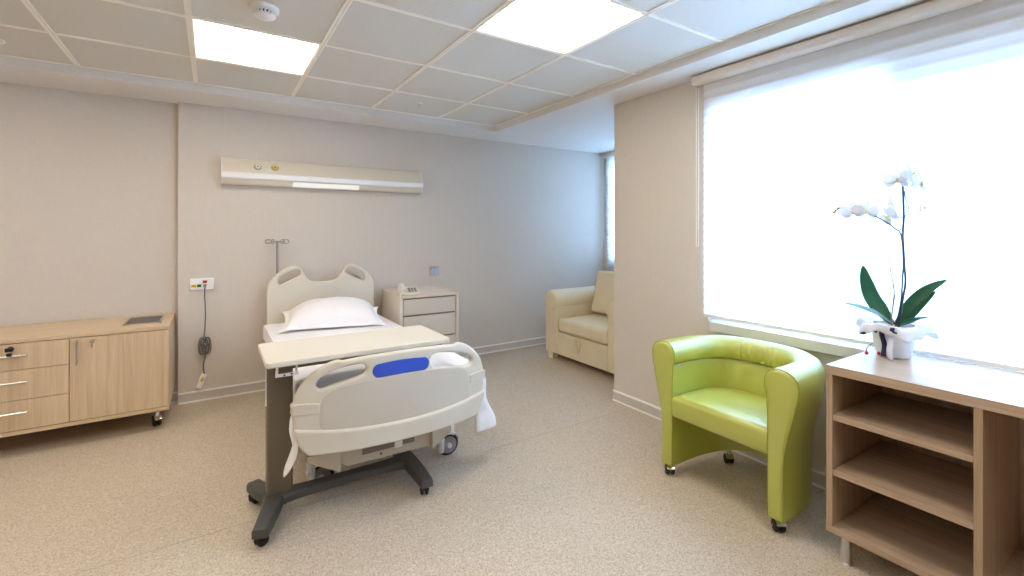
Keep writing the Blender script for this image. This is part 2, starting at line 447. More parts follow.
t = thing('smoke_detector', (.2, 2.375, TZ + .006), 'round white smoke detector on the ceiling tile beside a lit panel', 'smoke detector')
c = (.2, 2.375, TZ + .006)
obj('base', MB().lathe([(.060, 0), (.060, -.014), (.053, -.020)], c), M['white'], t)
obj('chamber', MB().lathe([(.038, -.016), (.036, -.034)], c), M['dark'], t)
b = MB()
for k in range(16):
    a = 2 * PI * k / 16; b.box(-.004, .004, .034, .042, -.035, -.016, Matrix.Translation(c) @ Matrix.Rotation(a, 4, 'Z'))
obj('rib_cage', b, M['white'], t)
obj('cap', MB().lathe([(.046, -.033), (.046, -.040), (.030, -.050), (0, -.052)], c), M['white'], t)
t = thing('sprinkler', (1.38, 3.47, TZ + .006), 'small metal fire sprinkler under the ceiling tiles', 'sprinkler')
c = (1.38, 3.47, TZ + .006)
obj('escutcheon', MB().lathe([(.022, 0), (.02, -.004), (.008, -.006)], c), M['white'], t)
obj('nozzle', MB().lathe([(.006, -.004), (.006, -.02), (.003, -.022), (.003, -.038), (.013, -.039), (.013, -.042)], c), M['steel'], t)
t = thing('ceiling_vent', (-.99, 3.55, TZ + .006), 'small round white ceiling fitting cut off by the picture edge', 'ceiling fitting')
c = (-.99, 3.55, TZ + .006)
obj('ring', MB().lathe([(.06, 0), (.06, -.006), (.045, -.012), (.04, -.006)], c), M['white'], t)
obj('core', MB().lathe([(.036, 0), (.034, -.010), (0, -.013)], c), M['white'], t)

# ------------------------------------------------------------------ medical panel over the bed
t = thing('bedhead_panel', (.87, YB, 1.65), 'long cream and white medical supply panel high on the wall above the bed', 'medical wall panel')
x0, x1 = .058, 1.675
obj('housing', MB().prism([(YB, 1.853), (4.205, 1.856), (4.185, 1.850), (4.135, 1.752), (4.132, 1.742), (4.160, 1.742), (4.160, 1.690), (YB, 1.690)], 'x', x0 + .006, x1 - .006), M['panelbody'], t)
obj('white_band', MB().prism([(4.158, 1.741), (4.131, 1.741), (4.123, 1.733), (4.123, 1.70), (4.131, 1.692), (4.158, 1.692)], 'x', x0 + .006, x1 - .006), M['panelband'], t)
obj('lower_tray', MB().prism([(YB, 1.689), (4.135, 1.689), (4.145, 1.672), (4.165, 1.652), (YB, 1.648)], 'x', x0 + .006, x1 - .006), M['panelbody'], t)
for xa, xb in ((x0, x0 + .006), (x1 - .006, x1)):
    obj('end_cap', MB().prism([(YB, 1.856), (4.203, 1.860), (4.182, 1.853), (4.13, 1.752), (4.119, 1.735), (4.119, 1.70), (4.13, 1.686), (4.163, 1.648), (YB, 1.644)], 'x', xa, xb), M['panelband'], t)
lens = obj('reading_lamp', MB().prism([(4.1375, 1.686), (4.133, 1.684), (4.143, 1.667), (4.161, 1.650), (4.166, 1.652)], 'x', .555, 1.085), M['readlamp'], t)
for xo, mt, nm in ((.302, 'white', 'white'), (.424, 'yellow', 'yellow')):
    n = Vector((0, -.89, .455)); cc = Vector((xo, 4.1555, 1.790))
    q = n.to_track_quat('Z', 'Y').to_matrix().to_4x4(); Tm = Matrix.Translation(cc) @ q
    s = MB().lathe([(.029, 0), (.029, .008), (.023, .014)], (0, 0, 0), n=24); s.bm.transform(Tm)
    so = obj('gas_outlet', s, M['chrome'], t); so['label'] = nm + ' gas outlet'
    s = MB().lathe([(.018, .010), (.016, .020), (.008, .020), (.007, .012)], (0, 0, 0), n=24); s.bm.transform(Tm)
    obj('collar', s, M[mt], so)
    s = MB().lathe([(.006, .012), (.005, .017)], (0, 0, 0), n=12); s.bm.transform(Tm)
    obj('port', s, M['dark'], so)

# ------------------------------------------------------------------ call panel, handset, switch
t = thing('nurse_call_panel', (-.064, YB, .84), 'white wall plate with red, yellow and green buttons beside the bed', 'call panel')
obj('plate', MB().box(-.140, .012, YB - .014, YB, .842, .928), M['white'], t, bevel=.004)
for xx, zz, w, mt in ((-.046, .902, .014, 'red'), (-.116, .874, .015, 'yellow'), (-.082, .874, .013, 'greenb')):
    o = obj('button', MB().box(xx - w, xx + w, YB - .020, YB - .012, zz - .010, zz + .010), M[mt], t, bevel=.002)
    o['label'] = {'red': 'red button', 'yellow': 'yellow button', 'greenb': 'green button'}[mt]
obj('socket', MB().box(-.056, -.036, YB - .024, YB - .012, .862, .884), M['greyhub'], t, bevel=.002)
t = thing('call_handset', (-.046, YB - .03, .1), 'white call handset hanging on a coiled grey cord below the wall plate', 'call handset')
yy = YB - .032
cm = MB().tube(smooth_path([(-.046, YB - .03, .862), (-.047, yy, .80), (-.042, yy, .65), (-.050, yy, .49)]), .0045, 8)
cm.tube(smooth_path([(-.04, yy, .42), (-.046, yy, .33), (-.056, yy, .27), (-.050, yy, .205)]), .0045, 8)
obj('cord', cm, M['cord'], t)
cb = MB()
for k in range(6):
    dx = -.066 + .008 * k; dz = random.uniform(-.012, .012)
    loop = [(dx + .019 * math.cos(a), yy - .012 + .014 * math.sin(a * 1.0 + k) , .425 + dz + .062 * math.sin(a)) for a in [2 * PI * i / 18 for i in range(18)]]
    cb.tube(loop, .0036, 6, closed=True)
cb.tube([(-.074, yy - .012, .432), (-.018, yy - .012, .428)], .007, 6)
obj('cord_bundle', cb, M['cord'], t)
R = Matrix.Translation((-.068, yy, .155)) @ Matrix.Rotation(math.radians(22), 4, 'Y')
h = obj('handset_body', MB().box(-.021, .021, -.012, .012, -.055, .055, R), M['white'], t, bevel=.006)
obj('call_button', MB().box(-.010, .010, -.015, -.010, .0, .03, R), M['yellow'], h, bevel=.002)
t = thing('wall_switch', (1.835, YB, .893), 'small square steel double switch on the wall above the bedside cabinet', 'light switch')
obj('frame', MB().box(1.787, 1.883, YB - .009, YB, .850, .938), M['steel'], t, bevel=.003)
for xa, xb in ((1.797, 1.833), (1.837, 1.873)):
    obj('rocker', MB().prism([(YB - .009, .862), (YB - .018, .926), (YB - .006, .928), (YB - .006, .860)], 'x', xa, xb), M['switchface'], t)

# ------------------------------------------------------------------ casters
def caster(parent, c, r, w, fork_top, ang=0, mat_fork='chrome', twin=True, hub='greyhub', name='caster'):
    """wheel touching the floor at c=(x,y); fork up to fork_top"""
    Rm = Matrix.Translation((c[0], c[1], 0)) @ Matrix.Rotation(ang, 4, 'Z')
    f = MB(); k = r * .55
    f.box(-k, k, -w * .22, w * .22, r * 1.02, fork_top)
    f.lathe([(r * .38, fork_top - .012), (r * .38, fork_top)], (0, 0, 0), n=14)
    f.lathe([(r * .22, -w * .6), (r * .22, w * .6)], (0, 0, r), 'y', 10)
    g = [(r * 1.14 * math.cos(a), r + r * 1.14 * math.sin(a)) for a in [PI * .12 + PI * .76 * i / 8 for i in range(9)]]
    gi = [(r * 1.02 * math.cos(a), r + r * 1.02 * math.sin(a)) for a in [PI * .88 - PI * .76 * i / 8 for i in range(9)]]
    f.prism(g + gi, 'y', -w * .42, w * .42)
    f.bm.transform(Rm)
    fo = obj(name, f, M[mat_fork], parent)
    wl = MB()
    for s in ((-1, 1) if twin else (0,)):
        a, b = (s * w * .5, s * w * .1) if twin else (-w * .28, w * .28)
        if a > b: a, b = b, a
        wl.lathe([(r * .3, a), (r * .8, a), (r * .94, a + (b - a) * .18), (r, a + (b - a) * .4), (r, a + (b - a) * .6), (r * .94, a + (b - a) * .82), (r * .8, b), (r * .3, b)], (0, 0, r), 'y', 24)
    wl.bm.transform(Rm)
    wo = obj('wheel', wl, M['rubber'], fo)
    if not twin:
        hb = MB().lathe([(r * .72, -w * .31), (r * .74, -w * .30), (r * .74, w * .30), (r * .72, w * .31)], (0, 0, r), 'y', 24)
        hb.bm.transform(Rm); obj('hub', hb, M[hub], fo)
    return fo

# ------------------------------------------------------------------ oak cabinet
CX0, CX1, CY0, CY1, CZ0, CZ1 = -1.275, -.235, 3.725, 4.275, .131, .675
t = thing('storage_cabinet', ((CX0 + CX1) / 2, 4.0, 0), 'low oak cabinet on wheels with drawers and a door against the recessed wall', 'cabinet')
b = MB().box(CX0, CX0 + .018, CY0 + .02, CY1, CZ0 + .022, CZ1 - .022).box(CX1 - .018, CX1, CY0 + .02, CY1, CZ0 + .022, CZ1 - .022)
b.box(CX0 + .018, CX1 - .018, CY1 - .012, CY1, CZ0 + .022, CZ1 - .022).box(-.728, -.71, CY0 + .02, CY1 - .012, CZ0 + .022, CZ1 - .022)
obj('body', b, M['wood_z'], t)
obj('top_panel', MB().box(CX0, CX1, CY0, CY1, CZ1 - .022, CZ1), M['wood_x'], t, bevel=.0015)
obj('bottom_panel', MB().box(CX0, CX1, CY0, CY1, CZ0, CZ0 + .022), M['wood_x'], t, bevel=.0015)
zz = [CZ0 + .0245, .327, .499, CZ1 - .0245]
for k in range(3):
    d = obj('drawer', MB().box(CX0 + .003, -.7125, CY0 + .001, CY0 + .0195, zz[k] + .0015, zz[k + 1] - .0015), M['wood_z'], t, bevel=.001)
    hz = zz[k + 1] - .068
    hm = MB().tube([(-1.105, CY0 - .026, hz), (-.883, CY0 - .026, hz)], .0055, 10)
    for hx in (-1.07, -.918): hm.tube([(hx, CY0 - .026, hz), (hx, CY0 + .002, hz)], .0045, 8)
    obj('handle', hm, M['steel'], d)
    if k == 2:
        lk = MB().lathe([(.014, 0), (.014, -.006), (.009, -.008), (.009, -.020)], (-.953, CY0 + .001, .622), 'y', 16)
        lk.box(-.969, -.937, CY0 - .034, CY0 - .019, .612, .632)
        lk.box(-.963, -.943, CY0 - .036, CY0 - .018, .588, .603)
        obj('lock_key', lk, M['dark'], d, bevel=.002)
d = obj('door', MB().box(-.7095, CX1 - .003, CY0 + .001, CY0 + .0195, CZ0 + .026, CZ1 - .026), M['wood_z'], t, bevel=.001)
hm = MB().tube([(-.676, CY0 - .026, .495), (-.676, CY0 - .026, .642)], .0055, 10)
for hz in (.512, .625): hm.tube([(-.676, CY0 - .026, hz), (-.676, CY0 + .002, hz)], .0045, 8)
obj('handle', hm, M['steel'], d)
lk = MB().lathe([(.014, 0), (.014, -.005), (.008, -.007), (.008, -.016)], (-.607, CY0 + .001, .625), 'y', 16)
lk.box(-.609, -.605, CY0 - .030, CY0 - .014, .588, .634)
obj('lock_key', lk, M['key'], d)
gm = MB()
gx0, gx1, gy0, gy1 = -.487, -.287, 3.872, 4.175
for a in ((gx0, gx1, gy0, gy0 + .012), (gx0, gx1, gy1 - .012, gy1), (gx0, gx0 + .012, gy0, gy1), (gx1 - .012, gx1, gy0, gy1)): gm.box(*a, CZ1, CZ1 + .005)
g = obj('vent_frame', gm, M['steel'], t)
gm = MB().box(gx0 + .012, gx1 - .012, gy0 + .012, gy1 - .012, CZ1, CZ1 + .001)
for k in range(14):
    y = gy0 + .024 + k * (gy1 - gy0 - .048) / 13; gm.box(gx0 + .012, gx1 - .012, y - .005, y + .005, CZ1, CZ1 + .003)
obj('grille', gm, M['grille'], g)
for cx, cy in ((-.308, 3.845), (-1.2, 3.845), (-.29, 4.19), (-1.2, 4.19)): caster(t, (cx, cy), .036, .044, CZ0, PI / 2 + .3)

# ------------------------------------------------------------------ bed
BX = .745
bow = lambda x: .08 * ((x - .745) / .46) ** 2
fb = [(0.329,0.346),(0.297,0.401),(0.284,0.474),(0.282,0.536),(0.291,0.581),(0.307,0.62),(0.329,0.650),(0.356,0.678),(0.388,0.702),(0.421,0.719),(0.447,0.728),(0.463,0.729),(0.478,0.724),(0.51,0.7275),(0.584,0.734),(0.66,.737),(0.745,0.738),(0.83,.737),(0.906,0.734),(0.98,0.7275),(1.012,0.724),(1.027,0.729),(1.043,0.728),(1.069,0.719),(1.102,0.702),(1.134,0.678),(1.161,0.65),(1.183,0.62),(1.197,0.581),(1.206,0.536),(1.204,0.474),(1.193,0.401),(1.161,0.346),(1.12,.335),(1.009,0.332),(0.871,0.332),(0.719,0.332),(0.584,0.332),(0.464,0.333),(0.37,0.335)]
sl = [(0.379,0.630),(0.386,.648),(0.405,0.662),(0.445,0.680),(0.493,0.692),(0.545,0.697),(0.563,0.690),(0.567,0.673),(0.555,0.659),(0.503,0.645),(0.445,0.631),(0.405,0.620),(0.387,0.619)]
sr = [(0.880,0.660),(0.881,.678),(0.892,0.690),(0.924,0.694),(1.009,0.679),(1.070,0.662),(1.108,0.641),(1.118,0.625),(1.110,0.612),(1.085,0.610),(1.009,0.622),(0.94,0.634),(0.895,0.641)]
def grow(L, d):
    cx = sum(p[0] for p in L) / len(L); cz = sum(p[1] for p in L) / len(L); n = len(L); out = []
    for i in range(n):
        tx, tz = L[(i + 1) % n][0] - L[i - 1][0], L[(i + 1) % n][1] - L[i - 1][1]; q = math.hypot(tx, tz) or 1
        nx, nz = tz / q, -tx / q
        if nx * (L[i][0] - cx) + nz * (L[i][1] - cz) < 0: nx, nz = -nx, -nz
        out.append((L[i][0] + nx * d, L[i][1] + nz * d))
    return out
sl, sr = grow(sl, .006), grow(sr, .005)
bed = thing('hospital_bed', (BX, 3.1, 0), 'beige adjustable hospital bed with a blue patch on its footboard, against the back wall', 'bed')
bedfoot = board('footboard', [smooth_loop(fb), smooth_loop(sl), smooth_loop(sr)], 2.05, .034, M['bedplastic'], bed, .012, bow, 48)
ledge = [(0.331,0.349),(0.301,0.401),(0.2885,0.450),(0.33,0.447),(0.464,0.432),(0.615,0.425),(0.745,.424),(0.875,0.425),(1.026,0.432),(1.16,0.447),(1.2015,0.450),(1.189,0.401),(1.159,0.349),(1.12,.338),(0.871,0.335),(0.745,0.335),(0.584,0.335),(0.37,0.338)]
board('lower_ledge', [smooth_loop(ledge)], 2.034, .030, M['bedplastic'], bedfoot, .010, bow, 40)
ins = [(0.393,0.443),(0.389,0.50),(0.391,0.545),(0.407,0.582),(0.445,0.607),(0.533,0.622),(0.60,.628),(0.745,0.632),(0.89,.628),(0.957,0.622),(1.045,0.607),(1.083,0.582),(1.099,0.545),(1.101,0.50),(1.097,0.443),(1.02,.437),(0.875,0.43),(0.745,.429),(0.615,.43),(.47,.437)]
board('inset_panel', [smooth_loop(ins)], 2.0475, .02, M['bedpanel'], bedfoot, .0025, bow, 36)
bl = []
for k in range(9): a = PI / 2 + PI * k / 8; bl.append((.640 + .029 * math.cos(a), .669 + .028 * math.sin(a)))
for k in range(1, 6): bl.append((.640 + .21 * k / 6, .641 + .003 * math.sin(PI * k / 6)))
for k in range(9): a = -PI / 2 + PI * k / 8; bl.append((.850 + .029 * math.cos(a), .669 + .028 * math.sin(a)))
for k in range(1, 6): bl.append((.850 - .21 * k / 6, .697 + .006 * math.sin(PI * k / 6)))
bl = [(x - .014, z - .005 + (z - .669) * .1) for x, z in bl]
o = board('name_plate', [bl], 2.0465, .02, M['blue'], bedfoot, .003, bow, 20); o['label'] = 'plain blue oval plate'
for s in (-1, 1):
    X = lambda d: BX + s * d
    bd = [(X(.4625), .556), (X(.40), .558), (X(.363), .553), (X(.360), .545), (X(.360), .520), (X(.363), .512), (X(.40), .509), (X(.4615), .511), (X(.4645), .53)]
    if s > 0: bd = bd[::-1]
    board('side_band', [smooth_loop(bd, 3)], 2.043, .046, M['bedplastic'], bedfoot, .005, bow, 8)
hb = [(0.358,0.34),(0.358,0.56),(0.358,0.80),(0.372,0.87),(0.405,.918),(0.445,0.957),(0.509,0.995),(0.562,1.005),(0.600,0.988),(0.630,0.94),(0.660,0.893),(0.70,0.872),(0.777,0.868),(0.854,0.872),(0.894,0.893),(0.924,0.94),(0.954,0.988),(0.992,1.005),(1.045,0.995),(1.109,0.957),(1.149,.918),(1.182,0.87),(1.196,0.80),(1.196,0.56),(1.196,0.34)]
def part_smooth(L):
    P = smooth_path([(p[0], p[1], 0) for p in L]); return [(p.x, p.y) for p in P]
hl = [(0.440,0.885),(0.447,0.91),(0.470,0.937),(0.544,0.971),(0.580,0.975),(0.597,0.960),(0.596,0.938),(0.575,0.918),(0.475,0.866),(0.450,0.863)]
hr = [(1.554 - x, z) for x, z in hl]
hd = board('headboard', [part_smooth(hb) + [(1.196 - .838 * k / 20, .34) for k in range(1, 20)], smooth_loop(hl), smooth_loop(hr)], 4.075, .045, M['bedplastic'], bed, .010)
# frame under the mattress
f = MB()
for xx in (.40, 1.12): f.box(xx - .025, xx + .025, 2.20, 4.10, .28, .335)
for y in (2.6, 3.2, 3.8): f.box(.40, 1.12, y - .025, y + .025, .285, .325)
f.box(.345, 1.20, 2.215, 4.06, .345, .372)
f.box(.405, 1.10, 4.06, 4.074, .20, .34)
obj('frame', f, M['bedmetal'], bed, bevel=.004)
f = MB().prism([(.345, .285), (.345, .258), (.40, .222), (.500, .163), (.505, .205), (.53, .185), (.93, .178), (.935, .165), (.96, .165), (1.06, .235), (1.06, .285)], 'y', 2.235, 2.29)
f.prism([(.35, .29), (.35, .262), (.40, .232), (.495, .185), (.495, .29)], 'y', 2.205, 2.24)
f.prism([(.945, .29), (.945, .17), (1.055, .235), (1.055, .29)], 'y', 2.205, 2.24)
cb = obj('cross_beam', f, M['bedmetal'], bed, bevel=.006)
obj('beam_recess', MB().box(.60, .86, 2.231, 2.236, .222, .250), M['grille'], cb, bevel=.001)
obj('latch', MB().box(.755, .795, 2.222, 2.236, .218, .252), M['white'], cb, bevel=.003)
obj('bolt', MB().lathe([(.007, 0), (.006, -.005)], (.69, 2.235, .205), 'y', 12), M['grille'], cb)
for cx, cy in ((.455, 2.46), (1.137, 2.43), (.42, 3.85), (1.12, 3.85)):
    c0 = caster(bed, (cx, cy), .064, .05, .20, 0 if cy < 3 else .4, 'white', False)
    ff = MB().lathe([(.024, .14), (.024, .285)], (cx, cy, 0), n=16)
    if cy < 3: ff.lathe([(.018, .03), (.022, .16)], (cx - .045, cy - .005, 0), n=14); ff.box(cx - .055, cx, cy - .02, cy + .01, .15, .19)
    obj('caster_post', ff, M['white'], bed)
# IV stand behind the headboard
t = thing('iv_pole', (.442, 4.165, 0), 'thin steel drip stand with hooks standing behind the headboard', 'drip stand')
obj('pole', MB().tube([(.442, 4.165, .03), (.442, 4.165, 1.205)], .0085, 12), M['dripsteel'], t)
obj('foot', MB().lathe([(.05, 0), (.05, .012), (.02, .03), (.012, .05)], (.442, 4.165, 0), n=24), M['dark'], t)
for dx, dy in ((-1, .1), (1, .1), (-.55, -.5), (.55, -.5)):
    o = (.442, 4.165, 1.20); L = .062; p = [o, (o[0] + dx * L * .6, o[1] + dy * L * .6, 1.203)]
    cxx, cyy = o[0] + dx * L * 1.05, o[1] + dy * L
    ring = [(cxx - dx * .021 * math.cos(a), cyy - dy * .021 * math.cos(a), 1.203 - .016 * math.sin(a)) for a in [PI * 1.75 * i / 12 for i in range(13)]]
    obj('hook', MB().tube(p + ring, .0042, 8), M['dripsteel'], t)

# ------------------------------------------------------------------ mattress, sheet, pillow
mx0, mx1, my0, my1 = .338, 1.212, 2.20, 4.05
tag(obj('mattress', MB().box(mx0 + .012, mx1 - .012, my0 + .012, my1, .374, .546), M['mattress'], origin=(BX, 3.1, .374), bevel=.03, seg=4), 'pale mattress hidden under the white bed sheet', 'mattress')
def sheet_fn(u, v):
    # u along the bed from foot to head, v across
    y = 2.188 + (4.058 - 2.188) * max(0, (u - .04) / .96)
    foot = max(0., 1 - max(0, (y - 2.2)) / .12)
    foot = foot * foot * (3 - 2 * foot)
    W = mx1 - mx0; c = (mx0 + mx1) / 2; zt = .559; r = .03
    hl = .10 + foot * .22; hr_ = .10 + foot * .25
    # arc length across
    total = hl + W + hr_
    s = v * total
    if s < hl:
        d = hl - s; x = mx0 - .006 - foot * (.035 + .16 * max(0, d - .05) ** 1.3 * 1.0) * min(1, d / .06); z = zt - d
        if d < r: x += .006 * (1 - d / r); 
        x -= .012 * foot * math.sin(d * 30 + y * 22) * min(1, d / .08)
    elif s < hl + W:
        x = mx0 + (s - hl); z = zt
        e = min(s - hl, hl + W - s)
        if e < r: z -= (r - math.sqrt(max(0, r * r - (r - e) ** 2))) * .5
        z += .004 * noise.noise((x * 4, y * 4, 1)) + .002 * noise.noise((x * 14, y * 9, 4))
    else:
        d = s - hl - W; x = mx1 + .006 + foot * (.015 + .29 * max(0, d - .03) ** 1.1) * min(1, d / .06); z = zt - d
        x += .012 * foot * math.sin(d * 26 + y * 20) * min(1, d / .08)
    if u < .04:
        if hl < s < hl + W: z -= (1 - u / .04) * .16 ; y -= .002
        else:
            y = 2.188 - (1 - u / .04) * .010 + .006 * math.sin(x * 60)
            f = 1 - u / .04
            if s <= hl: x = x + (mx0 - .012 - x) * f * (1 - (hl - s) / hl) ** .6
            else: x = x + (mx1 - .03 - x) * f
    return (x, y, z)
tag(obj('bed_sheet', MB().grid(sheet_fn, 90, 110), M['sheet'], origin=(BX, 3.1, .55), solid=.003, angle=80), 'white sheet spread over the bed, its corners hanging beside the footboard', 'bed sheet')
Pm = Matrix.Translation((.79, 3.78, .590)) @ Matrix.Rotation(math.radians(-10), 4, 'Z') @ Matrix.Rotation(math.radians(9), 4, 'X')
def pil(top):
    def fn(u, v):
        a, b = u * 2 - 1, v * 2 - 1
        hw, hd_ = .355, .222
        core = lambda q: max(0., 1 - abs(q / .90) ** 2.6) if abs(q) < .90 else 0.
        h = (core(a) * core(b)) ** .55
        sh = 1 + .05 * (a * a * b * b)
        pin = 1 - .055 * (1 - b * b) * (abs(a) ** 3)
        pin2 = 1 - .08 * (1 - a * a) * (abs(b) ** 3)
        x, y = a * hw * sh * pin, b * hd_ * sh * pin2
        w = .007 * noise.noise((x * 9, y * 9, 3)) + .006 * noise.noise((x * 18 + y * 8, y * 12, 8)) * (1 - h * .5)
        edge = max(abs(a), abs(b))
        z = (.150 * h + w * (h > 0) + .003 * (edge < .99)) if top else (-.012 * h)
        z += .012 * noise.noise((x * 7, y * 7, 11)) * (edge ** 4) + .02
        q = Pm @ Vector((x, y, z))
        if not top: q.z += (.5675 - q.z) * min(1, h * 1.6)
        q.z = max(q.z, .5725 if top and edge < .99 else .5665)
        return q
    return fn
mb = MB().grid(pil(True), 48, 40).grid(pil(False), 48, 40)
bmesh.ops.remove_doubles(mb.bm, verts=mb.bm.verts, dist=1e-5)
tag(obj('pillow', mb, M['sheet'], origin=(.79, 3.78, .57), angle=80), 'plump white pillow with a flat edge at the head of the bed', 'pillow')

# ------------------------------------------------------------------ overbed table
t = thing('overbed_table', (.245, 2.36, 0), 'cream topped overbed table on a charcoal wheeled base reaching across the bed', 'overbed table')
tm = []
def rrect(x0, x1, y0, y1, r, n=5):
    out = []
    for cx, cy, a0 in ((x1 - r, y1 - r, 0), (x0 + r, y1 - r, 90), (x0 + r, y0 + r, 180), (x1 - r, y0 + r, 270)):
        for k in range(n + 1):
            a = math.radians(a0 + 90 * k / n); out.append((cx + r * math.cos(a), cy + r * math.sin(a)))
    return out
obj('table_top', MB().prism(rrect(.183, 1.012, 2.127, 2.525, .02), 'z', .723, .747), M['tabletop'], t, bevel=.004)
obj('under_frame', MB().box(.20, .985, 2.17, 2.48, .700, .7228).box(.206, .33, 2.30, 2.44, .672, .70), M['tableframe'], t, bevel=.003)
obj('column', MB().prism(rrect(.206, .314, 2.335, 2.42, .014), 'z', .085, .67), M['tableframe'], t)
lv = MB().box(.222, .312, 2.163, 2.169, .672, .686)
lv.box(.300, .309, 2.1665, 2.19, .674, .7225).box(.2245, .234, 2.1665, 2.19, .674, .7225)
lvo = obj('height_lever', lv, M['white'], t, bevel=.002)
obj('arrow_mark', MB().prism([(.250, .675), (.262, .675), (.256, .684)], 'y', 2.1622, 2.1635).prism([(.278, .683), (.290, .683), (.284, .674)], 'y', 2.1622, 2.1635), M['blue'], lvo)
lv = MB().box(.2015, .2055, 2.345, 2.355, .50, .665).box(.200, .2058, 2.342, 2.358, .50, .52)
obj('release_strip', lv, M['white'], t, bevel=.001)
def base_foot():
    b = MB()
    # swept side legs and the joining beam
    L = smooth_path([(.165, 2.535, .092), (.20, 2.43, .097), (.235, 2.36, .10), (.218, 2.27, .097), (.160, 2.112, .088)], 6)
    Rr = smooth_path([(.862, 2.535, .092), (.868, 2.43, .096), (.872, 2.35, .098), (.874, 2.20, .094), (.872, 2.092, .088)], 6)
    for P, w in ((L, .036), (Rr, .034)):
        rings = []
        n = len(P)
        for i, p in enumerate(P):
            d = (P[min(i + 1, n - 1)] - P[max(i - 1, 0)]); d.z = 0; d.normalize(); s = Vector((d.y, -d.x, 0))
            ww = w * (.85 + .35 * math.sin(PI * i / (n - 1)))
            rings.append([p + s * ww + Vector((0, 0, -.04)), p + s * ww + Vector((0, 0, -.012)), p + s * ww * .8, p - s * ww * .8, p - s * ww + Vector((0, 0, -.012)), p - s * ww + Vector((0, 0, -.04))])
        b.rings(rings)
    B = [Vector((.24 + .625 * i / 12, 2.355, .097)) for i in range(13)]
    rings = []
    for i, p in enumerate(B):
        e = abs(i - 6) / 6; ww = .033 + .035 * e ** 5
        rings.append([p + Vector((0, ww, -.04)), p + Vector((0, ww, -.012)), p + Vector((0, ww * .75, 0)), p + Vector((0, -ww * .75, 0)), p + Vector((0, -ww, -.012)), p + Vector((0, -ww, -.04))])
    b.rings(rings)
    return b
obj('base', base_foot(), M['tablebase'], t, bevel=.004)
for cx, cy in ((.170, 2.150), (.872, 2.130), (.172, 2.505), (.862, 2.505)): caster(t, (cx, cy), .025, .038, .056, .5 if cx < .5 else 1.1, 'dark')

# ------------------------------------------------------------------ bedside cabinet and telephone
nx0, nx1, ny0, ny1, nz = 1.300, 1.842, 3.70, 4.19, .752
t = thing('bedside_cabinet', ((nx0 + nx1) / 2, 3.95, 0), 'cream bedside cabinet with stacked drawers standing between the bed and the corner', 'bedside cabinet')
b = MB().prism(rrect(nx0, nx0 + .03, ny0, ny1, .012, 4), 'z', .06, nz - .012).prism(rrect(nx1 - .03, nx1, ny0, ny1, .012, 4), 'z', .06, nz - .012)
b.box(nx0 + .03, nx1 - .03, ny1 - .015, ny1, .06, nz - .03).box(nx0 + .03, nx1 - .03, ny0 + .02, ny1 - .015, .06, .08)
obj('body', b, M['cream'], t, bevel=.002)
b = MB().prism(rrect(nx0 + .002, nx1 - .002, ny0 + .002, ny1, .02), 'z', nz - .028, nz - .008)
obj('top', b, M['cream'], t, bevel=.003)
b = MB()
b.box(nx0, nx0 + .022, ny0, ny1, nz - .014, nz + .004).box(nx1 - .022, nx1, ny0, ny1, nz - .014, nz + .004).box(nx0 + .022, nx1 - .022, ny1 - .02, ny1, nz - .014, nz + .004)
obj('raised_rim', b, M['cream'], t, bevel=.006, seg=3)
dz = [.09, .232, .380, .578, .722]
for k in range(4):
    d = obj('drawer', MB().box(nx0 + .034, nx1 - .034, ny0 + .006, ny0 + .026, dz[k] + .004, dz[k + 1] - .012), M['creamface'], t, bevel=.003)
    obj('grip_slot', MB().box(nx0 + .034, nx1 - .034, ny0 + .02, ny0 + .03, dz[k + 1] - .012, dz[k + 1] + .003), M['slot'], d)
for cx in (nx0 + .05, nx1 - .05):
    for cy in (ny0 + .06, ny1 - .06): caster(t, (cx, cy), .024, .036, .06, .5, 'dark')
zt = nz - .0075
t = thing('telephone', (1.455, 3.85, zt), 'ivory desk telephone on top of the bedside cabinet', 'telephone')
Tp = Matrix.Translation((1.440, 3.87, zt)) @ Matrix.Rotation(math.radians(-12), 4, 'Z') @ Matrix.Diagonal((1.02, 1.02, .8, 1))
b = MB().prism([(-.10, 0), (-.10, .022), (.07, .058), (.10, .058), (.10, 0)], 'x', -.085, .085); b.bm.transform(Tp)
obj('base', b, M['phone'], t, bevel=.006)
b = MB(); hx = -.055
pts = [(hx, -.105, .045), (hx, -.07, .066), (hx, 0, .078), (hx, .06, .088), (hx, .10, .086)]
b.tube(smooth_path(pts), [.018] * 25, 10)
b.lathe([(.0, .020), (.026, .022), (.026, .05), (.015, .06)], (hx, -.085, 0), n=16).lathe([(.0, .058), (.026, .06), (.026, .088), (.015, .098)], (hx, .085, 0), n=16)
b.bm.transform(Tp); obj('handset', b, M['phone'], t)
b = MB()
for i in range(3):
    for j in range(4):
        yk = -.065 + j * .028; zk = .022 + (yk + .10) * .212
        b.box(.0 + i * .024 - .008, .0 + i * .024 + .008, yk - .008, yk + .008, zk, zk + .006)
b.bm.transform(Tp); obj('keypad', b, M['phonekey'], t)
b = MB(); b.tube([(hx - .012 + .008 * math.cos(k * 1.3), -.115 - .008 * math.sin(k * 1.3) - .0006 * k, .012 + .0003 * k) for k in range(60)] , .003, 6); b.bm.transform(Tp); obj('cord', b, M['phone'], t)

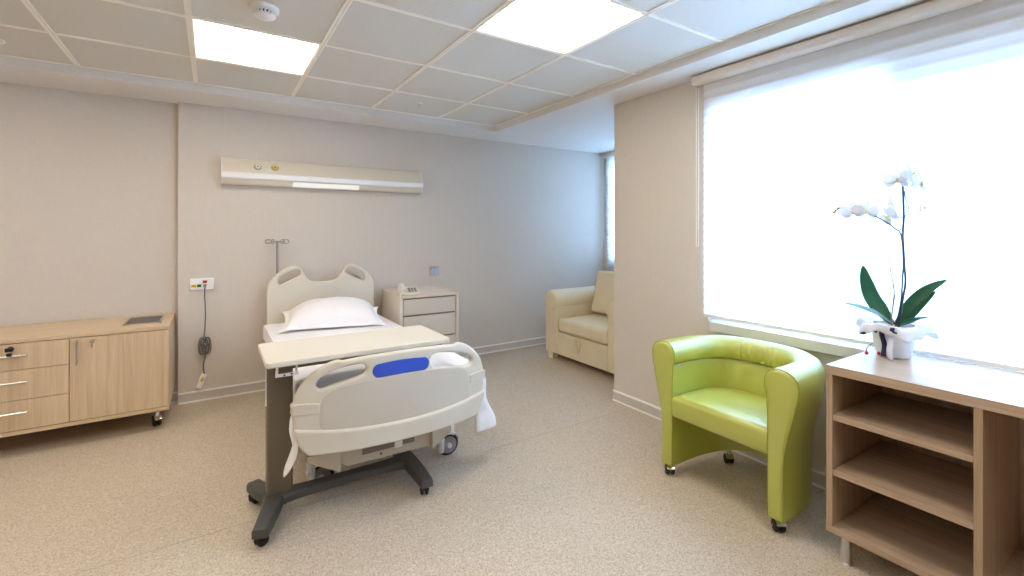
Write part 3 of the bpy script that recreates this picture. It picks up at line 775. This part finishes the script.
# ------------------------------------------------------------------ cream fold-out armchair in the alcove
t = thing('sofa_bed_armchair', (3.4, 3.24, 0), 'cream leather fold-out armchair with rolled arms in the alcove', 'armchair')
sx0, sx1 = 2.87, 3.86
def arm(y0, y1):
    b = MB().box(sx0, sx1, y0 + .012, y1 - .012, .065, .56)
    o = obj('arm_panel', b, M['sofa'], t, bevel=.01)
    cy, cz, r = (y0 + y1) / 2, .585, .108
    pr = [(0, sx0 - .01), (r * .80, sx0 - .008), (r * .95, sx0 + .004), (r, sx0 + .025), (r * 1.0, sx1 - .03), (r * .9, sx1 - .005), (0, sx1)]
    obj('arm_roll', MB().lathe(pr, (0, cy, cz), 'x', 28), M['sofa'], t)
arm(3.595, 3.805); arm(2.715, 2.915)
obj('front_panel', MB().box(sx0 + .004, sx1 - .1, 2.906, 3.604, .065, .285), M['sofa'], t, bevel=.008)
b = MB().box(sx0 - .006, sx1 - .12, 2.922, 3.588, .290, .425)
obj('seat_cushion', b, M['sofa'], t, bevel=.035, seg=4)
obj('backrest_frame', MB().box(3.66, sx1, 2.908, 3.602, .285, .64), M['sofa'], t, bevel=.03, seg=3)
Bk = Matrix.Translation((3.38, 3.262, .415)) @ Matrix.Rotation(math.radians(13), 4, 'Y')
obj('back_cushion', MB().box(-.08, .08, -.338, .338, .02, .46, Bk), M['sofa'], t, bevel=.028, seg=4)
st = MB(); yc = 3.275; rings = []
for k in range(17):
    a = -PI / 2 + 2 * PI * k / 16
    y = yc + .030 * math.sin(a + PI / 2) * (1.0); z = .215 - .06 * math.cos(a + PI / 2) * -1
    z = .282 - .068 * (1 - math.cos(2 * PI * k / 16)); y = yc + .030 * math.sin(2 * PI * k / 16)
    x = sx0 - .018 - .012 * math.sin(PI * k / 16)
    rings.append([(x - .009, y - .002, z), (x + .009, y - .002, z), (x + .009, y + .003, z + .002), (x - .009, y + .003, z + .002)])
st.rings(rings)
obj('pull_strap', st, M['sofa'], t)
for fx in (sx0 + .05, sx1 - .06):
    for fy in (3.73, 2.79): obj('foot', MB().box(fx - .035, fx + .035, fy - .04, fy + .04, 0, .066), M['sofa'], t, bevel=.004)

# ------------------------------------------------------------------ green tub chair
t = thing('tub_chair', (2.25, 1.30, 0), 'lime green leather tub chair on casters below the window', 'chair')
YC = 1.317
def path(n=40):
    P = []
    half = .278; a = .30; x0 = 2.01; xb = 2.435
    P.append((x0, half)); 
    for k in range(1, 7): P.append((x0 + (xb - a - x0) * k / 6, half))
    for k in range(1, n):
        th = PI / 2 - PI * k / n; e = 2 / 2.7
        P.append((xb - a + a * math.copysign(abs(math.cos(th)) ** e, math.cos(th)), half * math.copysign(abs(math.sin(th)) ** e, math.sin(th))))
    for k in range(6, -1, -1): P.append((x0 + (xb - a - x0) * k / 6, -half))
    # resample evenly
    V = [Vector((p[0], p[1], 0)) for p in P]; L = [0]
    for i in range(1, len(V)): L.append(L[-1] + (V[i] - V[i - 1]).length)
    out = []; N = 300; j = 0
    for q in range(N + 1):
        s = L[-1] * q / N
        while j < len(L) - 2 and L[j + 1] < s: j += 1
        f = (s - L[j]) / max(1e-9, L[j + 1] - L[j]); out.append(V[j].lerp(V[j + 1], f))
    return out
TP = path()
def sweep(prof_fn, a=0, b=None):
    b = b or len(TP) - 1; rings = []
    for i in range(a, b + 1):
        p = TP[i]; d = (TP[min(i + 1, len(TP) - 1)] - TP[max(i - 1, 0)]).normalized()
        n = Vector((-d.y, d.x, 0))          # pointing outward
        if i in (0, len(TP) - 1): n = Vector((0, 1 if i == 0 else -1, 0))
        rings.append([Vector((p.x, YC + p.y, 0)) + n * q[0] + Vector((0, 0, q[1])) for q in prof_fn(i / (len(TP) - 1))])
    return rings
def pleat(u, amp):
    w = max(0, 1 - abs(u - .50) / .115)
    return amp * min(1, w * 3) * (math.sin(u * 330 + 2 * math.sin(u * 60)) * .7 + math.sin(u * 205 + 1) * .4)
def prof_shell(u):
    back = math.sin(PI * u) ** 2
    k = 1 - .22 * back       # a little slimmer flare at the back, which stands near the wall
    zb = .060 + .055 * max(0., math.sin(PI * u)) ** 6
    P = [(-.031, zb), (-.031, .20), (-.031, .40), (-.030, .56), (-.020, .592),
         (.0, .62), (.03, .66), (.066 * k, .655), (.088 * k, .632), (.092 * k, .60), (.084 * k, .555), (.068 * k, .49), (.050 * k, .42), (.038, .36), (.033, .30), (.032, .17), (.032, zb)]
    return P
sh = obj('tub_shell', MB().rings(sweep(prof_shell)), M['green'], t, angle=50)
def prof_roll(u):
    back = math.sin(PI * u) ** 2; k = 1 - .22 * back
    P = []
    f = pleat(u, .0038)
    for (q, z) in ((-.024, .590), (-.036, .592), (-.044, .602), (-.049, .625), (-.046, .655), (-.034, .682), (-.012, .699), (.018, .705), (.048 * k, .701), (.073 * k, .688), (.090 * k, .664), (.096 * k, .632), (.092 * k, .598), (.07 * k, .60), (.02, .60)):
        inn = 1 if q < .0 else 0
        P.append((q + f * inn, z + (f * .4 if inn else 0)))
    return P
roll = obj('top_roll', MB().rings(sweep(prof_roll)), M['green'], t, angle=60)
# front faces of the arms, slightly domed, with piping
for s in (1, -1):
    outl = [(-.030, .062), (-.030, .30), (-.031, .50), (-.036, .585), (-.046, .625), (-.044, .655), (-.034, .680), (-.012, .698), (.018, .704), (.048, .700), (.073, .687), (.090, .664), (.095, .632), (.090, .590), (.068, .49), (.050, .42), (.038, .36), (.032, .30), (.031, .062)]
    cx = sum(p[0] for p in outl) / len(outl)
    P = [(2.008, YC + s * (.278 + q), z) for q, z in outl]
    P2 = [(2.000, YC + s * (.278 + q + (.010 - q) * .16), z + (.38 - z) * .018) for q, z in outl]
    P3 = [(1.998, YC + s * (.278 + q + (.010 - q) * .4), z + (.38 - z) * .04) for q, z in outl]
    b = MB().rings([P, P2, P3])
    ff = obj('arm_front', b, M['green'], t, angle=60)
    obj('piping', MB().tube([(2.009, p[1], p[2]) for p in P], .0032, 8, closed=True), M['greenpipe'], ff)
# seat
def in_out(i, off):
    p = TP[i]; d = (TP[min(i + 1, len(TP) - 1)] - TP[max(i - 1, 0)]).normalized(); n = Vector((-d.y, d.x, 0))
    if i in (0, len(TP) - 1): n = Vector((0, 1 if i == 0 else -1, 0))
    q = Vector((p.x, p.y, 0)) + n * off; return (q.x, YC + q.y)
def seat_loop(off):
    L = [in_out(i, off) for i in range(0, len(TP), 4)]
    return L
Ls = seat_loop(-.034)
sc = Vector((2.2, YC, 0))
def lay(sx, z, bulge=0):
    out = []
    for x, y in Ls:
        out.append((sc.x + (x - sc.x) * sx - (.0 if x > 2.02 else bulge), YC + (y - YC) * min(1., sx + .02), z))
    return out
b = MB().rings([lay(.97, .322), lay(.995, .328, -.0), lay(1., .338, .004), lay(1., .405, .006), lay(.99, .421, .004), lay(.95, .432), lay(.85, .438), lay(.6, .442), lay(.25, .444)])
obj('seat_cushion', b, M['green'], t, angle=50)
for cx, cy in ((2.035, YC + .282), (2.04, YC - .276), (2.405, YC + .18), (2.405, YC - .18)):
    caster(t, (cx, cy), .026, .044, .064 if cx < 2.2 else .125, .9, 'chrome')

# ------------------------------------------------------------------ desk
dx0, dx1, dy1, dy0 = 2.03, 2.532, .855, -1.05
t = thing('desk', (2.28, 0, 0), 'long oak desk with open shelves under the window', 'desk')
obj('desk_top', MB().box(dx0, dx1, dy0, dy1, .728, .763), M['wood_shade_y'], t, bevel=.0015)
obj('side_panel', MB().box(dx0 + .003, dx1 - .01, .833, dy1, .134, .7275), M['wood_shade_z'], t, bevel=.001)
obj('divider_panel', MB().box(dx0 + .003, dx1 - .01, .412, .434, .134, .7275), M['wood_shade_z'], t, bevel=.001)
obj('bottom_panel', MB().box(dx0, dx1 - .01, -1.05, dy1, .110, .1335), M['wood_shade_y'], t, bevel=.001)
obj('back_panel', MB().box(dx1 - .028, dx1 - .010, -1.03, .832, .135, .7275).bm and MB().box(dx1 - .028, dx1 - .0105, -1.03, .4115, .135, .7275).box(dx1 - .028, dx1 - .0105, .4345, .8325, .135, .7275), M['wood_shade_z'], t)
for z in (.3455, .560): obj('shelf', MB().box(dx0 + .006, dx1 - .029, .4345, .8325, z - .011, z + .011), M['wood_shade_y'], t, bevel=.001)
for y in (.80, -1.0):
    for x in (2.066, 2.47): obj('leg', MB().lathe([(.021, 0), (.021, .004), (.019, .006), (.019, .110)], (x, y, 0), n=20), M['steel'], t)
obj('end_panel', MB().box(dx0 + .003, dx1 - .03, -1.05, -1.028, .134, .7275), M['wood_shade_z'], t)

# ------------------------------------------------------------------ orchid
PX, PY, PZ = 2.405, .757, .763
t = thing('potted_orchid', (PX, PY, PZ), 'white flowering orchid in a wrapped white pot on the desk', 'orchid')
c = (PX, PY, PZ)
obj('pot', MB().lathe([(.0, 0), (.050, 0), (.056, .004), (.066, .04), (.074, .085), (.077, .118), (.078, .135), (.072, .135), (.068, .10)], c, n=40, cap=False), M['pot'], t)
obj('soil', MB().lathe([(0, .118), (.070, .116)], c, n=30), M['soil'], t)
def collar(u, v):
    a = 2 * PI * u; r = .072 + .050 * v ** .7 + (.012 * math.sin(5 * a + 1) + .009 * math.sin(9 * a)) * v
    z = .108 + .045 * math.sin(v * PI * .75) - .040 * v * v + .012 * math.sin(4 * a + 2) * v + .006 * math.sin(13 * a) * v
    x, y = r * math.cos(a), r * math.sin(a)
    if PX + x > 2.525: x = 2.525 - PX
    return (PX + x, PY + y, PZ + z)
obj('tissue_collar', MB().grid(collar, 90, 10), M['tissue'], t, solid=.001, angle=80)
# ribbon tails on the side facing the room
dirv = Vector((-.80, .18, 0)).normalized(); sdir = Vector((-dirv.y, dirv.x, 0))
def tail(off, w, mat, nm, z0, z1, out0, out1):
    def fn(u, v):
        r = out0 + (out1 - out0) * u + .006 * math.sin(u * 7 + off * 90)
        p = dirv * r + sdir * (off + (v - .5) * w + .012 * u * math.copysign(1, off))
        return (PX + p.x, PY + p.y, PZ + z0 + (z1 - z0) * u)
    obj(nm, MB().grid(fn, 12, 2), M[mat], t, solid=.0015, angle=80)
tail(.006, .020, 'navy', 'ribbon', .115, .012, .080, .088)
tail(.034, .022, 'tissue', 'ribbon', .118, .004, .078, .098)
tail(-.055, .026, 'navy', 'ribbon', .104, .085, .088, .093)
tail(.052, .016, 'navy', 'ribbon', .135, .115, .100, .105)
for q in ((2.30, .815, .778), (2.316, .778, .783), (2.325, .792, .870), (2.337, .729, .868)):
    b = MB().ball(q, .007, n=10); obj('bead', b, M['berry'], t)
b = MB().tube(smooth_path([(2.32, .80, .82), (2.305, .815, .80), (2.30, .815, .778)]), .0016, 6); obj('thread', b, M['navy'], t)
# leaves
def leaf(pts, w, mat, fold=.25, up=(0, 0, 1), n=18):
    P = smooth_path(pts, n // (len(pts) - 1) + 1); N = len(P) - 1
    up = Vector(up).normalized()
    def fn(u, v):
        i = min(N, int(round(u * N))); p = P[i]; d = (P[min(i + 1, N)] - P[max(i - 1, 0)]).normalized()
        s = d.cross(up).normalized(); nn = s.cross(d)
        ww = w * (math.sin(PI * min(1, (u * .93 + .07)) ** 1.0) ** .75) * (.55 + .45 * min(1, u * 3)) if u < .999 else w * .03
        q = (v * 2 - 1)
        return p + s * q * ww + nn * abs(q) ** 1.5 * ww * fold
    obj('leaf', MB().grid(fn, N, 8), M[mat], t, solid=.0022, angle=80)
V_ = (-.72, -.69, .0)
base = (2.405, .757, .895)
leaf([base, (2.40, .788, .935), (2.40, .832, 1.00), (2.395, .853, 1.075), (2.395, .862, 1.138)], .030, 'leaf', .25, (-.80, -.55, .1))
leaf([base, (2.37, .80, .935), (2.345, .86, .962), (2.33, .912, .972)], .017, 'leafpale', .2, (-.3, -.3, 1))
leaf([(2.405, .752, .895), (2.435, .715, .975), (2.455, .665, 1.045), (2.455, .60, 1.095)], .021, 'leaf', .22, (-.75, -.55, .45))
leaf([(2.405, .752, .895), (2.44, .73, .925), (2.46, .695, .975), (2.465, .637, 1.045)], .022, 'leaf', .2, (-.7, -.6, .3))
leaf([(2.41, .745, .890), (2.435, .70, .918), (2.445, .655, .937)], .018, 'leaf', .2, (-.2, -.2, 1))
# stems
obj('flower_stem', MB().tube(smooth_path([(2.41, .742, .885), (2.412, .728, 1.0), (2.412, .719, 1.077), (2.41, .722, 1.152), (2.41, .727, 1.272), (2.41, .724, 1.336), (2.41, .725, 1.41), (2.41, .727, 1.475), (2.405, .722, 1.505), (2.40, .70, 1.523)]), .0042, 8), M['stem'], t)
obj('flower_stem', MB().tube(smooth_path([(2.405, .75, .885), (2.41, .733, 1.0), (2.41, .728, 1.10), (2.411, .7255, 1.16), (2.405, .731, 1.27), (2.40, .752, 1.301), (2.395, .79, 1.334), (2.392, .85, 1.372), (2.390, .902, 1.381), (2.39, .953, 1.388), (2.39, .97, 1.378)]), .0030, 8), M['stem'], t)
for P in ([(2.41, .724, 1.336), (2.412, .709, 1.384), (2.412, .718, 1.422), (2.411, .722, 1.454)], [(2.412, .709, 1.384), (2.405, .672, 1.387)], [(2.411, .722, 1.454), (2.41, .705, 1.460), (2.405, .676, 1.462)], [(2.41, .725, 1.49), (2.41, .705, 1.474), (2.405, .672, 1.473)], [(2.41, .725, 1.410), (2.40, .755, 1.409)], [(2.41, .724, 1.345), (2.40, .755, 1.348)]):
    obj('flower_stalk', MB().tube(smooth_path(P), .0018, 6), M['stem'], t)
obj('twig', MB().tube(smooth_path([(2.395, .76, .885), (2.40, .759, .956), (2.40, .753, 1.041), (2.40, .762, 1.10), (2.40, .768, 1.15), (2.40, .78, 1.21)]), [.0028 - .00005 * k for k in range(31)], 6), M['twig'], t)
obj('twig', MB().tube(smooth_path([(2.40, .757, .96), (2.405, .746, 1.06), (2.41, .736, 1.126)]), .0012, 6), M['twig'], t)
obj('twig', MB().tube(smooth_path([(2.40, .762, .89), (2.395, .764, 1.0), (2.40, .757, 1.06), (2.395, .766, 1.13)]), .0014, 6), M['twig'], t)
def flower(pos, size, face, spin=0.):
    q = Vector(face).normalized().to_track_quat('Z', 'Y').to_matrix().to_4x4()
    Tm = Matrix.Translation(pos) @ q @ Matrix.Rotation(spin, 4, 'Z')
    b = MB()
    for ang, ln, wd, zz in ((90, .92, .30, -.004), (215, .88, .28, -.004), (325, .88, .28, -.004), (8, 1.0, .56, .002), (172, 1.0, .56, .002)):
        a = math.radians(ang); L = ln * size; W = wd * size
        def fn(u, v):
            wv = W * (math.sin(PI * min(1, .06 + .94 * u)) ** .6) * (.45 + .75 * u) if u < .999 else W * .12
            s = (v * 2 - 1) * wv
            x, y = u * L, s
            z = zz + .10 * size * math.sin(u * PI * .9) - .05 * size * (v * 2 - 1) ** 2 - .10 * size * u * u
            return Tm @ Vector((x * math.cos(a) - y * math.sin(a), x * math.sin(a) + y * math.cos(a), z))
        b.grid(fn, 8, 6)
    fo = obj('flower', b, M['petal'], t, solid=.0008, angle=80)
    l = MB().ball((0, 0, .008), size * .11, size * .11, size * .10, 10)
    l.ball((0, -size * .16, .010), size * .10, size * .16, size * .07, 10)
    l.bm.transform(Tm); obj('lip', l, M['lip'], fo)
room = (-.86, -.42, .05)
for pos, sz, face, sp in (((2.385, .738, 1.501), .050, (-.85, -.35, .05), 0), ((2.39, .690, 1.522), .050, (-.5, -.8, .2), .3), ((2.385, .664, 1.482), .050, (-.3, -.95, 0), -.3),
                          ((2.395, .762, 1.407), .046, (-.3, .9, -.1), .2), ((2.39, .768, 1.350), .052, (-.7, .5, -.3), .5), ((2.395, .660, 1.385), .040, (.1, -1, 0), .2),
                          ((2.38, .893, 1.376), .052, (-.86, -.30, -.1), .1), ((2.38, .846, 1.376), .050, (-.88, -.36, -.05), -.1)):
    flower(pos, sz, face, sp)
for p in ((2.39, .972, 1.374), (2.39, .953, 1.392)):
    obj('bud', MB().ball(p, .008, .009, .0075, 10), M['bud'], t)

# ------------------------------------------------------------------ light
w = bpy.data.worlds.new('overcast_sky'); scn.world = w; w.use_nodes = True
bg = w.node_tree.nodes['Background']
bg.inputs['Color'].default_value = (.35, .58, 1., 1); bg.inputs['Strength'].default_value = 36.
scn.view_settings.view_transform = 'Standard'; scn.view_settings.look = 'None'
scn.view_settings.exposure = .06; scn.view_settings.gamma = 1; scn.view_settings.use_curve_mapping = False
scn.cycles.max_bounces = 10; scn.cycles.diffuse_bounces = 6; scn.cycles.transparent_max_bounces = 12
scn.cycles.use_denoising = True
scn.cycles.sample_clamp_indirect = 20
